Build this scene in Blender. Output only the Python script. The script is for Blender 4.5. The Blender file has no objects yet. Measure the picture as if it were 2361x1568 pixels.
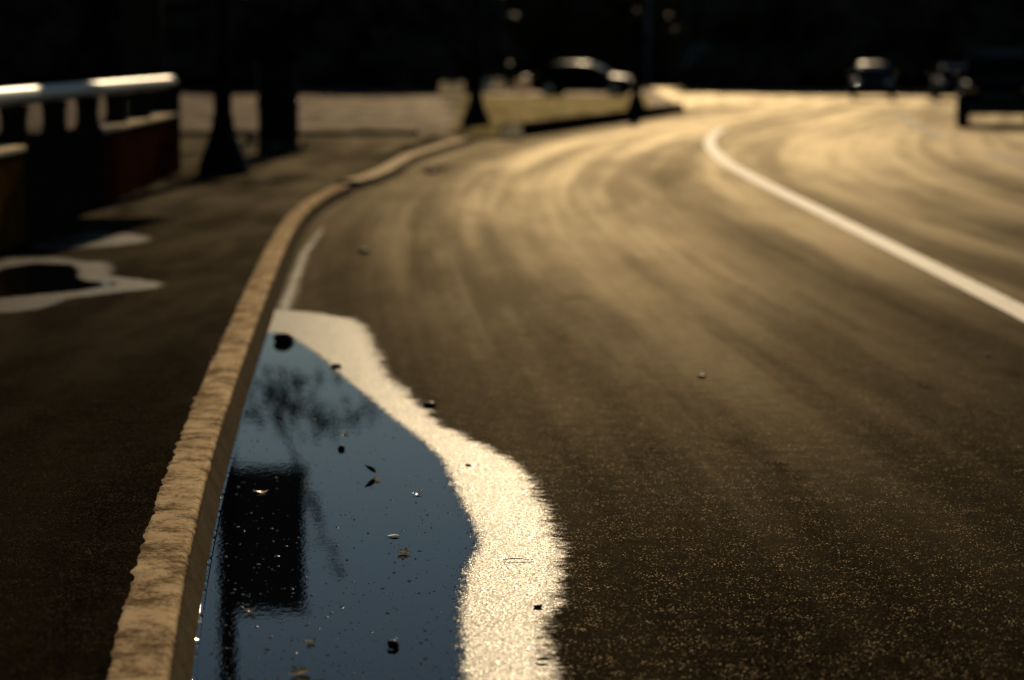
import bpy, bmesh, math, random
import numpy as np
from mathutils import Vector, Matrix, noise, Euler
R = math.radians
random.seed(7); rng = np.random.default_rng(11)
scene = bpy.context.scene
COL = scene.collection
# ---------------------------------------------------------------- camera model
FP, CX, CY, H, PITCH = 6500.0, 1180.5, 784.0, 1.7, R(5.74)
def P(px, py, z=0.0):
    """ground point seen at a picture position (2361 x 1568 units)"""
    dx = (px - CX) / FP; dz = -(py - CY) / FP
    y = math.cos(PITCH) + math.sin(PITCH) * dz
    zz = -math.sin(PITCH) + math.cos(PITCH) * dz
    s = (H - z) / -zz
    return (dx * s, y * s)
def XAT(px, y, z=0.0):
    """x of a point at distance y, height z seen in picture column px"""
    depth = y * math.cos(PITCH) + (H - z) * math.sin(PITCH)
    return (px - CX) / FP * depth
SUN_EL, SUN_AZ = 20.0, 3.0

# ---------------------------------------------------------------- materials
MATS = {}
def nodes(name):
    m = bpy.data.materials.new(name); m.use_nodes = True
    nt = m.node_tree
    for n in list(nt.nodes): nt.nodes.remove(n)
    out = nt.nodes.new('ShaderNodeOutputMaterial')
    b = nt.nodes.new('ShaderNodeBsdfPrincipled')
    nt.links.new(b.outputs[0], out.inputs[0])
    MATS[name] = m
    return m, nt, b, out
class G:
    """small node helper"""
    def __init__(s, nt): s.nt = nt
    def n(s, t, **kw):
        x = s.nt.nodes.new(t)
        for k, v in kw.items(): setattr(x, k, v)
        return x
    def put(s, sock, v):
        if hasattr(v, 'links') or hasattr(v, 'is_linked'): s.nt.links.new(v, sock)
        else: sock.default_value = v
    def math(s, op, a, b=None, c=None, clamp=False):
        x = s.n('ShaderNodeMath', operation=op); x.use_clamp = clamp
        s.put(x.inputs[0], a)
        if b is not None: s.put(x.inputs[1], b)
        if c is not None: s.put(x.inputs[2], c)
        return x.outputs[0]
    def step(s, v, lo, hi, to0=0.0, to1=1.0):
        x = s.n('ShaderNodeMapRange', interpolation_type='SMOOTHSTEP')
        s.put(x.inputs['Value'], v); s.put(x.inputs['From Min'], lo); s.put(x.inputs['From Max'], hi)
        s.put(x.inputs['To Min'], to0); s.put(x.inputs['To Max'], to1)
        return x.outputs[0]
    def mix(s, f, a, b):
        x = s.n('ShaderNodeMix', data_type='RGBA')
        s.put(x.inputs[0], f); s.put(x.inputs[6], a); s.put(x.inputs[7], b)
        return x.outputs[2]
    def mixf(s, f, a, b):
        x = s.n('ShaderNodeMix', data_type='FLOAT')
        s.put(x.inputs[0], f); s.put(x.inputs[2], a); s.put(x.inputs[3], b)
        return x.outputs[0]
    def coord(s, scale=(1, 1, 1), kind='Object', loc=(0, 0, 0)):
        t = s.n('ShaderNodeTexCoord'); m = s.n('ShaderNodeMapping')
        s.nt.links.new(t.outputs[kind], m.inputs[0]); m.inputs['Scale'].default_value = scale
        m.inputs['Location'].default_value = loc
        return m.outputs[0]
    def noise(s, vec, scale, detail=2.0, rough=.5, out='Fac'):
        x = s.n('ShaderNodeTexNoise'); s.nt.links.new(vec, x.inputs['Vector'])
        x.inputs['Scale'].default_value = scale; x.inputs['Detail'].default_value = detail
        x.inputs['Roughness'].default_value = rough
        return x.outputs[out]
    def voro(s, vec, scale, out='Distance', feature='F1', rnd=1.0):
        x = s.n('ShaderNodeTexVoronoi', feature=feature); s.nt.links.new(vec, x.inputs['Vector'])
        x.inputs['Scale'].default_value = scale; x.inputs['Randomness'].default_value = rnd
        return x.outputs[out]
    def attr(s, name):
        x = s.n('ShaderNodeAttribute'); x.attribute_name = name
        return x.outputs['Fac']
    def bump(s, h, strength, dist, normal=None):
        x = s.n('ShaderNodeBump'); s.put(x.inputs['Height'], h)
        s.put(x.inputs['Strength'], strength); x.inputs['Distance'].default_value = dist
        if normal is not None: s.nt.links.new(normal, x.inputs['Normal'])
        return x.outputs[0]
def c4(r, g, b): return (r, g, b, 1.0)

def asphalt(name, base, sheen=.29, power=23.0, spark=.5, wetness=False, streak=True, rim_rough=.6, grain=.0035, tint=(1.0, .87, .64)):
    m, nt, b, out = nodes(name); g = G(nt)
    v = g.coord()
    chips = g.voro(v, 135.0)                                  # aggregate, about 1 cm
    chipc = g.voro(v, 135.0, out='Color')
    sep = g.n('ShaderNodeSeparateColor'); nt.links.new(chipc, sep.inputs[0])
    fine = g.noise(v, 260.0, 2.0, .6)
    vlong = g.coord((1.0, .16, 1.0))
    blot = g.noise(vlong, 1.3, 5.0, .62)
    mid = g.noise(v, 9.0, 4.0, .65)
    light = g.step(sep.outputs[0], .72, 1.0)
    col = g.mix(light, g.mix(sep.outputs[1], c4(*[k * .25 for k in base]), c4(*[k * 1.1 for k in base])), c4(base[0] * 3.6, base[1] * 3.3, base[2] * 2.9))
    worn = blot
    if streak:
        ru = g.attr('lane')
        t = g.n('ShaderNodeTexCoord'); sx = g.n('ShaderNodeSeparateXYZ'); nt.links.new(t.outputs['Object'], sx.inputs[0])
        cm = g.n('ShaderNodeCombineXYZ'); nt.links.new(ru, cm.inputs[0]); nt.links.new(g.math('MULTIPLY', sx.outputs[1], .022), cm.inputs[1])
        st = g.noise(cm.outputs[0], 1.35, 4.0, .62)
        worn = g.math('ADD', g.math('MULTIPLY', st, .72), g.math('MULTIPLY', blot, .28))
    wornm = g.step(worn, .40, .62)
    col = g.mix(g.math('MULTIPLY', wornm, .55), col, c4(base[0] * 1.9, base[1] * 1.8, base[2] * 1.6))
    stain = g.step(g.noise(g.coord((1.0, .4, 1.0), loc=(3.0, 1.0, 0)), .8, 6.0, .7), .60, .70)        # dark oily stains
    col = g.mix(g.math('MULTIPLY', stain, .6), col, c4(base[0] * .35, base[1] * .35, base[2] * .35))
    hgt = g.math('ADD', g.math('MULTIPLY', chips, -1.0), g.math('MULTIPLY', fine, .45))
    hgt = g.math('ADD', hgt, g.math('MULTIPLY', mid, .8))
    nrm = g.bump(hgt, .9, grain * 1.3)
    b.inputs['Roughness'].default_value = .9; b.inputs['Specular IOR Level'].default_value = 0.0
    nt.links.new(col, b.inputs['Base Color']); nt.links.new(nrm, b.inputs['Normal'])
    # polished tops of the stones: seen the more the flatter one looks across the road
    gl = g.n('ShaderNodeBsdfGlossy'); gl.inputs['Color'].default_value = c4(*tint)
    nt.links.new(g.math('ADD', .60, g.math('MULTIPLY', g.math('SUBTRACT', mid, .5), .15)), gl.inputs['Roughness'])
    lw = g.n('ShaderNodeLayerWeight'); fac = g.math('POWER', lw.outputs['Facing'], power)
    fac = g.math('MULTIPLY', fac, g.mixf(wornm, sheen * .52, sheen * 1.22))
    if streak:                                                # dull dirt by the gutter and along the unused strip beside the line
        gutter = g.step(ru, .25, 1.7, .42, 1.0)
        dip = g.math('SUBTRACT', 1.0, g.math('MULTIPLY', g.math('POWER', 2.718, g.math('MULTIPLY', -4.5, g.math('POWER', g.math('ABSOLUTE', g.math('SUBTRACT', ru, 4.05)), 2.0))), .55))
        fac = g.math('MULTIPLY', fac, g.math('MULTIPLY', gutter, dip))
    fac = g.math('MULTIPLY', fac, g.math('SUBTRACT', 1.0, g.math('MULTIPLY', stain, .5)), clamp=True)
    fac = g.math('MULTIPLY', fac, g.mixf(g.noise(v, 75.0, 3.0, .7), .1, 1.9), clamp=True)
    mx = g.n('ShaderNodeMixShader'); nt.links.new(fac, mx.inputs[0]); nt.links.new(b.outputs[0], mx.inputs[1]); nt.links.new(gl.outputs[0], mx.inputs[2])
    # single glassy grains that catch the sun
    sp = g.n('ShaderNodeBsdfGlossy'); sp.inputs['Roughness'].default_value = .55; sp.inputs['Color'].default_value = c4(1, .82, .55)
    nt.links.new(nrm, sp.inputs['Normal'])
    sf = g.math('MULTIPLY', g.step(sep.outputs[1], .62, .84), g.step(chips, .5, .25))
    sf = g.math('MULTIPLY', sf, g.mixf(sep.outputs[2], .0, spark * .34))
    sf = g.math('MULTIPLY', sf, g.step(g.noise(v, 7.0, 4.0, .7), .38, .62, .10, 1.0))
    mx2 = g.n('ShaderNodeMixShader'); nt.links.new(sf, mx2.inputs[0]); nt.links.new(mx.outputs[0], mx2.inputs[1]); nt.links.new(sp.outputs[0], mx2.inputs[2])
    last = mx2
    if wetness:
        wet_sd = g.attr('wet')
        ragged = g.math('ADD', g.math('MULTIPLY', g.math('SUBTRACT', g.noise(v, 22.0, 6.0, .85), .5), .30),
                        g.math('MULTIPLY', g.math('SUBTRACT', g.noise(v, 5.0, 3.0, .6), .5), .17))
        w = g.step(g.math('ADD', wet_sd, ragged), -.012, .045)
        w = g.math('MULTIPLY', w, g.math('SUBTRACT', 1.0, g.math('MULTIPLY', g.step(g.noise(v, 95.0, 4.0, .85), .47, .58), .9)))
        w = g.math('MULTIPLY', w, g.mixf(g.noise(v, 40.0, 3.0, .7), .22, 1.0))
        w = g.math('MULTIPLY', w, g.step(g.math('ADD', wet_sd, g.math('MULTIPLY', g.math('SUBTRACT', g.noise(v, 14.0, 5.0, .8), .5), .34)), -.05, .10, .45, 1.0))
        wb = g.n('ShaderNodeBsdfPrincipled'); wb.inputs['Base Color'].default_value = c4(.012, .010, .008)
        wb.inputs['IOR'].default_value = 1.4; wb.inputs['Specular IOR Level'].default_value = .30
        nt.links.new(g.math('ADD', rim_rough, g.math('ADD', g.math('MULTIPLY', g.math('SUBTRACT', mid, .5), .25), g.math('MULTIPLY', g.math('SUBTRACT', g.noise(v, 60.0, 2.0, .6), .5), .9))), wb.inputs['Roughness'])
        nt.links.new(g.bump(hgt, .40, grain), wb.inputs['Normal'])
        mx3 = g.n('ShaderNodeMixShader'); nt.links.new(w, mx3.inputs[0]); nt.links.new(last.outputs[0], mx3.inputs[1]); nt.links.new(wb.outputs[0], mx3.inputs[2])
        last = mx3
    nt.links.new(last.outputs[0], out.inputs[0])
    return m

def water(name):
    m, nt, b, out = nodes(name); g = G(nt)
    v = g.coord()
    sd = g.attr('depth')
    grains = g.math('ADD', g.math('MULTIPLY', g.math('SUBTRACT', g.noise(v, 90.0, 4.0, .8),   .5), .24),
                    g.math('MULTIPLY', g.math('SUBTRACT', g.noise(v, 22.0, 3.0, .7), .5), .09))
    a = g.step(g.math('ADD', sd, grains), -.002, .004)
    b.inputs['Base Color'].default_value = c4(.0035, .004, .005)
    b.inputs['Roughness'].default_value = .015; b.inputs['IOR'].default_value = 1.333; b.inputs['Specular IOR Level'].default_value = .27
    v2 = g.coord((1.0, .35, 1.0))
    rip = g.math('ADD', g.noise(v2, 55.0, 2.0, .5), g.math('MULTIPLY', g.noise(v2, 14.0, 2.0, .5), 1.2))
    nt.links.new(g.bump(rip, .03, .004), b.inputs['Normal'])
    tr = g.n('ShaderNodeBsdfTransparent'); mx = g.n('ShaderNodeMixShader')
    nt.links.new(a, mx.inputs[0]); nt.links.new(tr.outputs[0], mx.inputs[1]); nt.links.new(b.outputs[0], mx.inputs[2])
    nt.links.new(mx.outputs[0], out.inputs[0])
    return m

def concrete(name, base, dark, rough=.7, grain=.004, spec=.4, face_shade=None, sheen=0.0):
    m, nt, b, out = nodes(name); g = G(nt)
    v = g.coord(); vs = g.coord((1.7, 1.5, 1.0)); vt = g.coord((1.0, 1.9, 1.5))
    blot = g.noise(vs, 4.2, 6.0, .68)
    fine = g.noise(v, 70.0, 5.0, .7); pit = g.voro(v, 55.0)
    k = g.step(g.math('ADD', g.math('MULTIPLY', blot, .62), g.math('MULTIPLY', fine, .38)), .41, .57)
    col = g.mix(k, c4(*dark), c4(*base))
    if face_shade:                                                # shade of the lane face painted in, dark line under the edge
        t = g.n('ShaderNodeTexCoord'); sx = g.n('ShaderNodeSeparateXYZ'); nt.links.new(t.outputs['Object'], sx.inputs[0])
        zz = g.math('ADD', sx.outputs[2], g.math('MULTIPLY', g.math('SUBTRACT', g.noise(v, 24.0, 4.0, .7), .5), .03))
        gd = g.step(zz, face_shade[1], face_shade[1] + .018, .95, 0.0)
        col = g.mix(g.math('MULTIPLY', g.step(zz, face_shade[1] - .002, face_shade[1] + .004), g.step(zz, face_shade[1] + .018, face_shade[1] + .008)), col, c4(.012, .009, .006)); col = g.mix(gd, col, g.mix(fine, c4(.020, .016, .010), c4(.19, .15, .095)))
    nt.links.new(col, b.inputs['Base Color'])
    nt.links.new(g.mixf(k, rough + .1, rough - .06), b.inputs['Roughness'])
    b.inputs['Specular IOR Level'].default_value = spec
    h = g.math('ADD', g.math('MULTIPLY', fine, 1.0), g.math('MULTIPLY', g.step(pit, .0, .25), .35))
    h = g.math('ADD', h, g.math('ADD', g.math('MULTIPLY', g.noise(v, 16.0, 3.0, .6), .45), g.math('MULTIPLY', g.noise(vt, 34.0, 4.0, .7), .7)))
    nt.links.new(g.bump(h, .7, grain), b.inputs['Normal'])
    if sheen:
        gl = g.n('ShaderNodeBsdfGlossy'); gl.inputs['Color'].default_value = c4(1, .80, .50); gl.inputs['Roughness'].default_value = .75
        lw = g.n('ShaderNodeLayerWeight'); f = g.math('MULTIPLY', g.math('POWER', lw.outputs['Facing'], 6.0), g.mixf(k, sheen * .45, sheen * 1.2))
        if face_shade: f = g.math('MULTIPLY', f, g.math('SUBTRACT', 1.0, g.math('MULTIPLY', gd, .85)))
        mx = g.n('ShaderNodeMixShader'); nt.links.new(f, mx.inputs[0]); nt.links.new(b.outputs[0], mx.inputs[1]); nt.links.new(gl.outputs[0], mx.inputs[2]); nt.links.new(mx.outputs[0], out.inputs[0])
    return m

def simple(name, base, rough=.5, metal=0.0, var=.3, scale=6.0, spec=.5, coat=0.0, bump=0.0):
    m, nt, b, out = nodes(name); g = G(nt)
    v = g.coord(); k = g.noise(v, scale, 4.0, .6)
    nt.links.new(g.mix(k, c4(*[x * (1 - var) for x in base]), c4(*[min(1, x * (1 + var)) for x in base])), b.inputs['Base Color'])
    b.inputs['Roughness'].default_value = rough; b.inputs['Metallic'].default_value = metal
    b.inputs['Specular IOR Level'].default_value = spec; b.inputs['Coat Weight'].default_value = coat
    if bump: nt.links.new(g.bump(k, .5, bump), b.inputs['Normal'])
    return m

def leafmat(name, a, c, trans=.12, rough=.55):
    m, nt, b, out = nodes(name); g = G(nt)
    v = g.coord(); k = g.noise(v, 1.3, 3.0, .6)
    oi = g.n('ShaderNodeObjectInfo')
    k = g.math('ADD', k, g.math('MULTIPLY', g.math('SUBTRACT', oi.outputs['Random'], .5), .3))
    col = g.mix(k, c4(*a), c4(*c))
    nt.links.new(col, b.inputs['Base Color']); b.inputs['Roughness'].default_value = rough
    b.inputs['Specular IOR Level'].default_value = .25
    if trans:
        t = g.n('ShaderNodeBsdfTranslucent'); nt.links.new(col, t.inputs[0])
        mx = g.n('ShaderNodeMixShader'); mx.inputs[0].default_value = trans
        nt.links.new(b.outputs[0], mx.inputs[1]); nt.links.new(t.outputs[0], mx.inputs[2]); nt.links.new(mx.outputs[0], out.inputs[0])
    return m

M_ROAD = asphalt('road_asphalt', (.0125, .0095, .006), wetness=True, rim_rough=.37)
M_WALK = asphalt('pavement_asphalt', (.012, .0092, .006), sheen=.07, spark=.10, wetness=True, streak=False, rim_rough=.42)
M_JUNC = asphalt('junction_asphalt', (.010, .0077, .005), sheen=.31, streak=False)
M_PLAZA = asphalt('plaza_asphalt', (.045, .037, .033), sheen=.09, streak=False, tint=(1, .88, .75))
M_EARTH = simple('dry_earth', (.020, .017, .010), .95, var=.5, scale=.4, spec=.1)
M_VERGE = asphalt('verge_soil', (.075, .056, .022), sheen=.085, spark=.0, streak=False, tint=(1, .86, .52))
M_WATER = water('puddle_water')
M_KERB = concrete('kerb_concrete', (.74, .54, .32), (.17, .108, .055), .8, .006, 0.0, face_shade=(.020, .092), sheen=.11)
M_KERB2 = concrete('far_kerb_concrete', (.78, .66, .46), (.50, .40, .27), .8, .004, 0.0, face_shade=(.02, .085), sheen=.20)
M_PALE = concrete('pale_concrete', (.62, .55, .38), (.4, .34, .22), .7, .004, .25)
M_BANK = concrete('tan_bank', (.66, .54, .32), (.48, .38, .22), .9, .004, .0, sheen=.16)
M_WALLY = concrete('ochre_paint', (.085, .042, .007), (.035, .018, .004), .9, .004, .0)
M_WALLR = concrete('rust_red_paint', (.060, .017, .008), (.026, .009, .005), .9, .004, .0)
M_WALLK = concrete('dark_concrete', (.022, .018, .014), (.010, .008, .006), .9, .004, .0)  # holds the wall's lamp shadow and the verge kerb's shade; also dark posts
M_RAIL = simple('grey_rail_paint', (.36, .36, .35), .44, var=.08, scale=5, spec=.5)
M_IRON = simple('black_cast_iron', (.004, .004, .004), .6, var=.3, spec=.06)
M_LINE = None
def paintmat(name, base, rough, wear_lo, wear_hi):
    m, nt, b, out = nodes(name); g = G(nt)
    v = g.coord(); f = g.noise(v, 60.0, 4.0, .7); big = g.noise(v, 1.4, 4.0, .6)
    k = g.step(g.math('ADD', g.math('MULTIPLY', f, .5), g.math('MULTIPLY', big, .5)), wear_lo, wear_hi)
    nt.links.new(g.mix(k, c4(.05, .042, .032), c4(*base)), b.inputs['Base Color'])
    b.inputs['Roughness'].default_value = rough; b.inputs['Specular IOR Level'].default_value = .32
    nt.links.new(g.bump(g.voro(v, 130.0), .35, .003), b.inputs['Normal'])
    return m
M_LINE = paintmat('white_road_paint', (.64, .56, .42), .70, .32, .50)
M_YELL = paintmat('worn_yellow_paint', (.22, .15, .05), .8, .42, .62)
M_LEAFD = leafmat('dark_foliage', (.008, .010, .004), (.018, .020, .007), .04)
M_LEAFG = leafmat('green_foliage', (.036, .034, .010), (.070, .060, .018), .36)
M_BARK = simple('dark_bark', (.018, .014, .010), .95, var=.4, scale=14, spec=.1, bump=.01)
M_WEED = simple('glossy_weed_leaf', (.05, .07, .018), .28, var=.3, scale=20, spec=.7)
M_GRASS = leafmat('dry_grass', (.26, .20, .07), (.40, .32, .13), .45)
M_STONE = simple('wet_dark_stone', (.007, .006, .005), .55, var=.5, scale=40, spec=.12, bump=.004)
M_PEBBLE = simple('dry_pebble', (.05, .042, .034), .7, var=.4, scale=60)
M_PALEBIT = simple('pale_chip', (.62, .56, .42), .4, var=.2, scale=60)
M_DEADLEAF = simple('dead_leaf', (.012, .008, .005), .35, var=.4, scale=60, spec=.5)
M_PAINTK = simple('black_car_paint', (.0025, .0025, .003), .36, var=.1, spec=.02)
M_PAINTB = simple('dark_blue_car_paint', (.003, .0035, .005), .34, var=.1, spec=.03)
M_GLASS = simple('dark_car_glass', (.0015, .0015, .002), .08, var=.05, spec=.06)
M_TYRE = simple('tyre_rubber', (.010, .010, .010), .85, var=.2, spec=.2)
M_RIM = simple('alloy_rim', (.25, .25, .25), .35, metal=.9, var=.1)
M_LAMPG = simple('headlamp_glass', (.55, .55, .55), .10, var=.05, spec=.8)
M_AMBER = simple('amber_lens', (.45, .20, .05), .25, var=.1, spec=.6)
M_TAIL = simple('red_lens', (.18, .012, .008), .2, var=.1, spec=.6)
M_TRIM = simple('black_trim', (.012, .012, .012), .6, var=.2, spec=.3)
M_MATT = simple('matt_black_roof', (.003, .003, .003), 1.0, var=.2, spec=0.0)
M_CHROME = simple('chrome_trim', (.6, .6, .6), .12, metal=1.0, var=.05)
M_BANNER = simple('dark_banner_cloth', (.020, .020, .024), .8, var=.2, scale=2, spec=.2)
M_POST = simple('pale_blue_grey_steel', (.34, .36, .46), .5, var=.15, spec=.4)
M_FOAM = simple('floating_pale_specks', (.72, .68, .56), .35, var=.2, scale=90, spec=.6)

# ---------------------------------------------------------------- object helpers
def link(o, parent=None):
    COL.objects.link(o)
    if parent is not None: o.parent = parent
    return o
def meta(o, label=None, cat=None, group=None, kind=None):
    if label: o['label'] = label
    if cat: o['category'] = cat
    if group: o['group'] = group
    if kind: o['kind'] = kind
    return o
def empty(name, loc=(0, 0, 0), rz=0.0):
    o = bpy.data.objects.new(name, None); o.empty_display_size = .2
    link(o); o.location = loc; o.rotation_euler = (0, 0, rz)
    return o
def mesh_obj(name, verts, faces, mat, parent=None, smooth=True, loc=None):
    me = bpy.data.meshes.new(name); me.from_pydata([tuple(map(float, v)) for v in verts], [], faces); me.validate()
    if mat: me.materials.append(mat)
    if smooth: me.polygons.foreach_set('use_smooth', [True] * len(me.polygons))
    me.update(); o = link(bpy.data.objects.new(name, me), parent)
    if loc: o.location = loc
    return o
def bm_obj(name, bm, mat, parent=None, smooth=False, loc=None):
    bmesh.ops.recalc_face_normals(bm, faces=bm.faces)
    me = bpy.data.meshes.new(name); bm.to_mesh(me); bm.free(); me.materials.append(mat)
    if smooth: me.polygons.foreach_set('use_smooth', [True] * len(me.polygons))
    o = link(bpy.data.objects.new(name, me), parent)
    if loc: o.location = loc
    return o
def dup(root, loc, rz=0.0, scale=None):
    r = root.copy(); link(r); r.location = loc; r.rotation_euler = (0, 0, rz)
    if scale: r.scale = scale
    for ch in list(root.children):
        c = ch.copy(); link(c, r)
        for gch in list(ch.children):
            d = gch.copy(); link(d, c)
    return r
def box(bm, x0, x1, y0, y1, z0, z1, bev=0.0):
    r = bmesh.ops.create_cube(bm, size=1.0)
    for v in r['verts']:
        v.co = Vector((x0 + (v.co.x + .5) * (x1 - x0), y0 + (v.co.y + .5) * (y1 - y0), z0 + (v.co.z + .5) * (z1 - z0)))
    if bev:
        es = list({e for v in r['verts'] for e in v.link_edges})
        bmesh.ops.bevel(bm, geom=es, offset=bev, segments=2, affect='EDGES', profile=.5)
def lathe(prof, seg=24):
    bm = bmesh.new(); rings = []
    for r, z in prof: rings.append([bm.verts.new((r * math.cos(2 * math.pi * i / seg), r * math.sin(2 * math.pi * i / seg), z)) for i in range(seg)])
    for a, b in zip(rings, rings[1:]):
        for i in range(seg): bm.faces.new((a[i], a[(i + 1) % seg], b[(i + 1) % seg], b[i]))
    bm.faces.new(rings[0][::-1]); bm.faces.new(rings[-1])
    return bm
def tube(bm, pts, rad, seg=10):
    pts = [Vector(p) for p in pts]; rad = rad if isinstance(rad, (list, tuple)) else [rad] * len(pts); rings = []
    for i, p in enumerate(pts):
        d = (pts[min(i + 1, len(pts) - 1)] - pts[max(i - 1, 0)]).normalized()
        u = d.cross(Vector((0, 0, 1)) if abs(d.z) < .9 else Vector((1, 0, 0))).normalized(); w = d.cross(u).normalized()
        rings.append([bm.verts.new(p + (u * math.cos(2 * math.pi * k / seg) + w * math.sin(2 * math.pi * k / seg)) * rad[i]) for k in range(seg)])
    for a, b in zip(rings, rings[1:]):
        for k in range(seg): bm.faces.new((a[k], a[(k + 1) % seg], b[(k + 1) % seg], b[k]))
    bm.faces.new(rings[0][::-1]); bm.faces.new(rings[-1])

def grid_obj(name, X, Y, Z, mat, attrs=None, keep=None):
    """one sheet from a 2-D grid of points"""
    ny, nx = X.shape
    co = np.stack([X, Y, Z], -1).reshape(-1, 3).astype(np.float32)
    idx = np.arange(ny * nx).reshape(ny, nx)
    q = np.stack([idx[:-1, :-1], idx[:-1, 1:], idx[1:, 1:], idx[1:, :-1]], -1).reshape(-1, 4)
    if keep is not None:
        kf = keep.reshape(-1)[q].any(1); q = q[kf]
        used = np.unique(q); remap = -np.ones(len(co), int); remap[used] = np.arange(len(used))
        co = co[used]; q = remap[q]
        attrs = {k: v.reshape(-1)[used] for k, v in (attrs or {}).items()}
    me = bpy.data.meshes.new(name)
    me.vertices.add(len(co)); me.vertices.foreach_set('co', co.ravel())
    me.loops.add(q.size); me.loops.foreach_set('vertex_index', q.ravel().astype(np.int32))
    me.polygons.add(len(q)); me.polygons.foreach_set('loop_start', np.arange(0, q.size, 4, dtype=np.int32))
    me.polygons.foreach_set('loop_total', np.full(len(q), 4, dtype=np.int32))
    me.update(calc_edges=True); me.validate()
    for k, v in (attrs or {}).items():
        a = me.attributes.new(k, 'FLOAT', 'POINT'); a.data.foreach_set('value', np.asarray(v, np.float32).ravel())
    me.polygons.foreach_set('use_smooth', [True] * len(me.polygons))
    me.materials.append(mat)
    return link(bpy.data.objects.new(name, me))

def sdist(X, Y, poly):
    """signed distance to a polygon, positive inside"""
    px, py = X.ravel(), Y.ravel(); d = np.full(px.shape, 1e9); ins = np.zeros(px.shape, bool)
    n = len(poly)
    for i in range(n):
        ax, ay = poly[i]; bx, by = poly[(i + 1) % n]
        ex, ey = bx - ax, by - ay; L = ex * ex + ey * ey + 1e-12
        t = np.clip(((px - ax) * ex + (py - ay) * ey) / L, 0, 1)
        d = np.minimum(d, np.hypot(px - ax - t * ex, py - ay - t * ey))
        c = ((ay > py) != (by > py)) & (px < (bx - ax) * (py - ay) / (by - ay + 1e-12) + ax)
        ins ^= c
    return np.where(ins, d, -d).reshape(X.shape)

# ---------------------------------------------------------------- kerb line, measured at its foot
KB = [(420, 1900), (448, 1566), (493, 1250), (520, 1083), (571, 915), (607, 803), (640, 705), (652, 669), (679, 574), (707, 526), (765, 478), (800, 455)]
KNEAR = [P(*p) for p in KB]
KFAR = [P(*p) for p in [(822, 440), (875, 425), (916, 406), (961, 375), (1080, 335), (1166, 323), (1286, 306), (1457, 281), (1580, 260)]]
def curve(pts, deg):
    y = np.array([p[1] for p in pts]); x = np.array([p[0] for p in pts]); return np.polyfit(y, x, deg)
_near = curve(KNEAR, 4); _all = curve(KNEAR + KFAR, 4)
def kn(y): return float(np.polyval(_near, np.clip(y, 5.0, 34.6))) + min(0, y - 5.0) * -.06
FY = [p[1] for p in KFAR]; FX = [p[0] for p in KFAR]
def kf(y): return float(np.interp(y, FY, FX))
_sl = float(np.polyval(np.polyder(_all), 84.0)); _x84 = float(np.polyval(_all, 84.0))
_s8 = float(np.polyval(np.polyder(_all), 8.0)); _x8 = float(np.polyval(_all, 8.0))
def S(y):
    y = np.asarray(y, float)
    r = np.polyval(_all, np.clip(y, 8, 84))
    return np.where(y > 84, _x84 + (y - 84) * _sl + .0016 * (y - 84) ** 2, np.where(y < 8, _x8 + (y - 8) * _s8, r))

# ---------------------------------------------------------------- puddle outlines
W_IN = [(655, 768), (690, 790), (735, 818), (770, 852), (800, 876), (850, 916), (890, 952), (940, 990), (980, 1022), (1020, 1062), (1036, 1100), (1056, 1140), (1076, 1180), (1096, 1220), (1104, 1250), (1085, 1290), (1070, 1330), (1064, 1380), (1060, 1430), (1066, 1490), (1070, 1568), (1075, 1800), (1060, 2100)]
W_OUT = [(652, 713), (740, 722), (820, 735), (850, 755), (866, 790), (886, 830), (902, 866), (942, 902), (986, 940), (1022, 976), (1080, 1006), (1130, 1030), (1190, 1062), (1226, 1092), (1246, 1130), (1266, 1172), (1290, 1222), (1304, 1270), (1300, 1330), (1290, 1380), (1268, 1425), (1282, 1480), (1290, 1568), (1290, 1800), (1270, 2100)]
pin = [P(*p) for p in W_IN]; pout = [P(*p) for p in W_OUT]
pin_poly = [(pin[0][0] - 1.0, pin[0][1])] + pin + [(pin[-1][0] - 3, pin[-1][1])]
pout_poly = [(pout[0][0] - 1.0, pout[0][1])] + pout + [(pout[-1][0] - 3, pout[-1][1])]
gut = [P(*p) for p in [(640, 740), (672, 722), (694, 640), (712, 585), (748, 525), (738, 528), (690, 585), (664, 650), (640, 700)]]

# ---------------------------------------------------------------- ground, road, plaza
g_ = grid_obj('ground', np.array([[-500., 500.], [-500., 500.]]), np.array([[-40., -40.], [900., 900.]]), np.full((2, 2), -.06), M_EARTH)
meta(g_, kind='structure')
ys = np.concatenate([np.arange(-6, 6.5, .5), np.arange(6.5, 21.0, .022), np.arange(21.0, 36, .25), np.arange(36, 101, 1.0)])
us = np.concatenate([np.arange(-1.0, -.25, .25), np.arange(-.25, 1.75, .02), np.arange(1.75, 6, .25), np.arange(6, 34, 1.0)])
U, YY = np.meshgrid(us, ys); X = S(YY) + U
wet = np.maximum(sdist(X, YY, pout_poly), sdist(X, YY, gut))
Z = .0022 * np.sin(X * 1.7 + .4) * np.sin(YY * .21)
road = grid_obj('road', X, YY, Z * 0, M_ROAD, {'wet': np.clip(wet, -.5, .5), 'lane': U})
meta(road, kind='structure')
px_ = np.linspace(-140, 160, 61); py_ = np.concatenate([np.linspace(-6, 60, 23), np.linspace(66, 210, 37)])
PX, PY = np.meshgrid(px_, py_)
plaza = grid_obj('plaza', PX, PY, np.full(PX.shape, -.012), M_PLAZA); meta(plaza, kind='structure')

jy = np.arange(84, 173, 2.0); jt = np.linspace(0, 1, 30)
JL = np.interp(jy, [84, 110, 172], [5.0, 6.3, 8.0])[:, None]
jn = grid_obj('road_junction', JL + jt[None, :] * 60, np.repeat(jy[:, None], 30, 1), np.full((len(jy), 30), -.006), M_JUNC); meta(jn, kind='structure')

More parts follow.
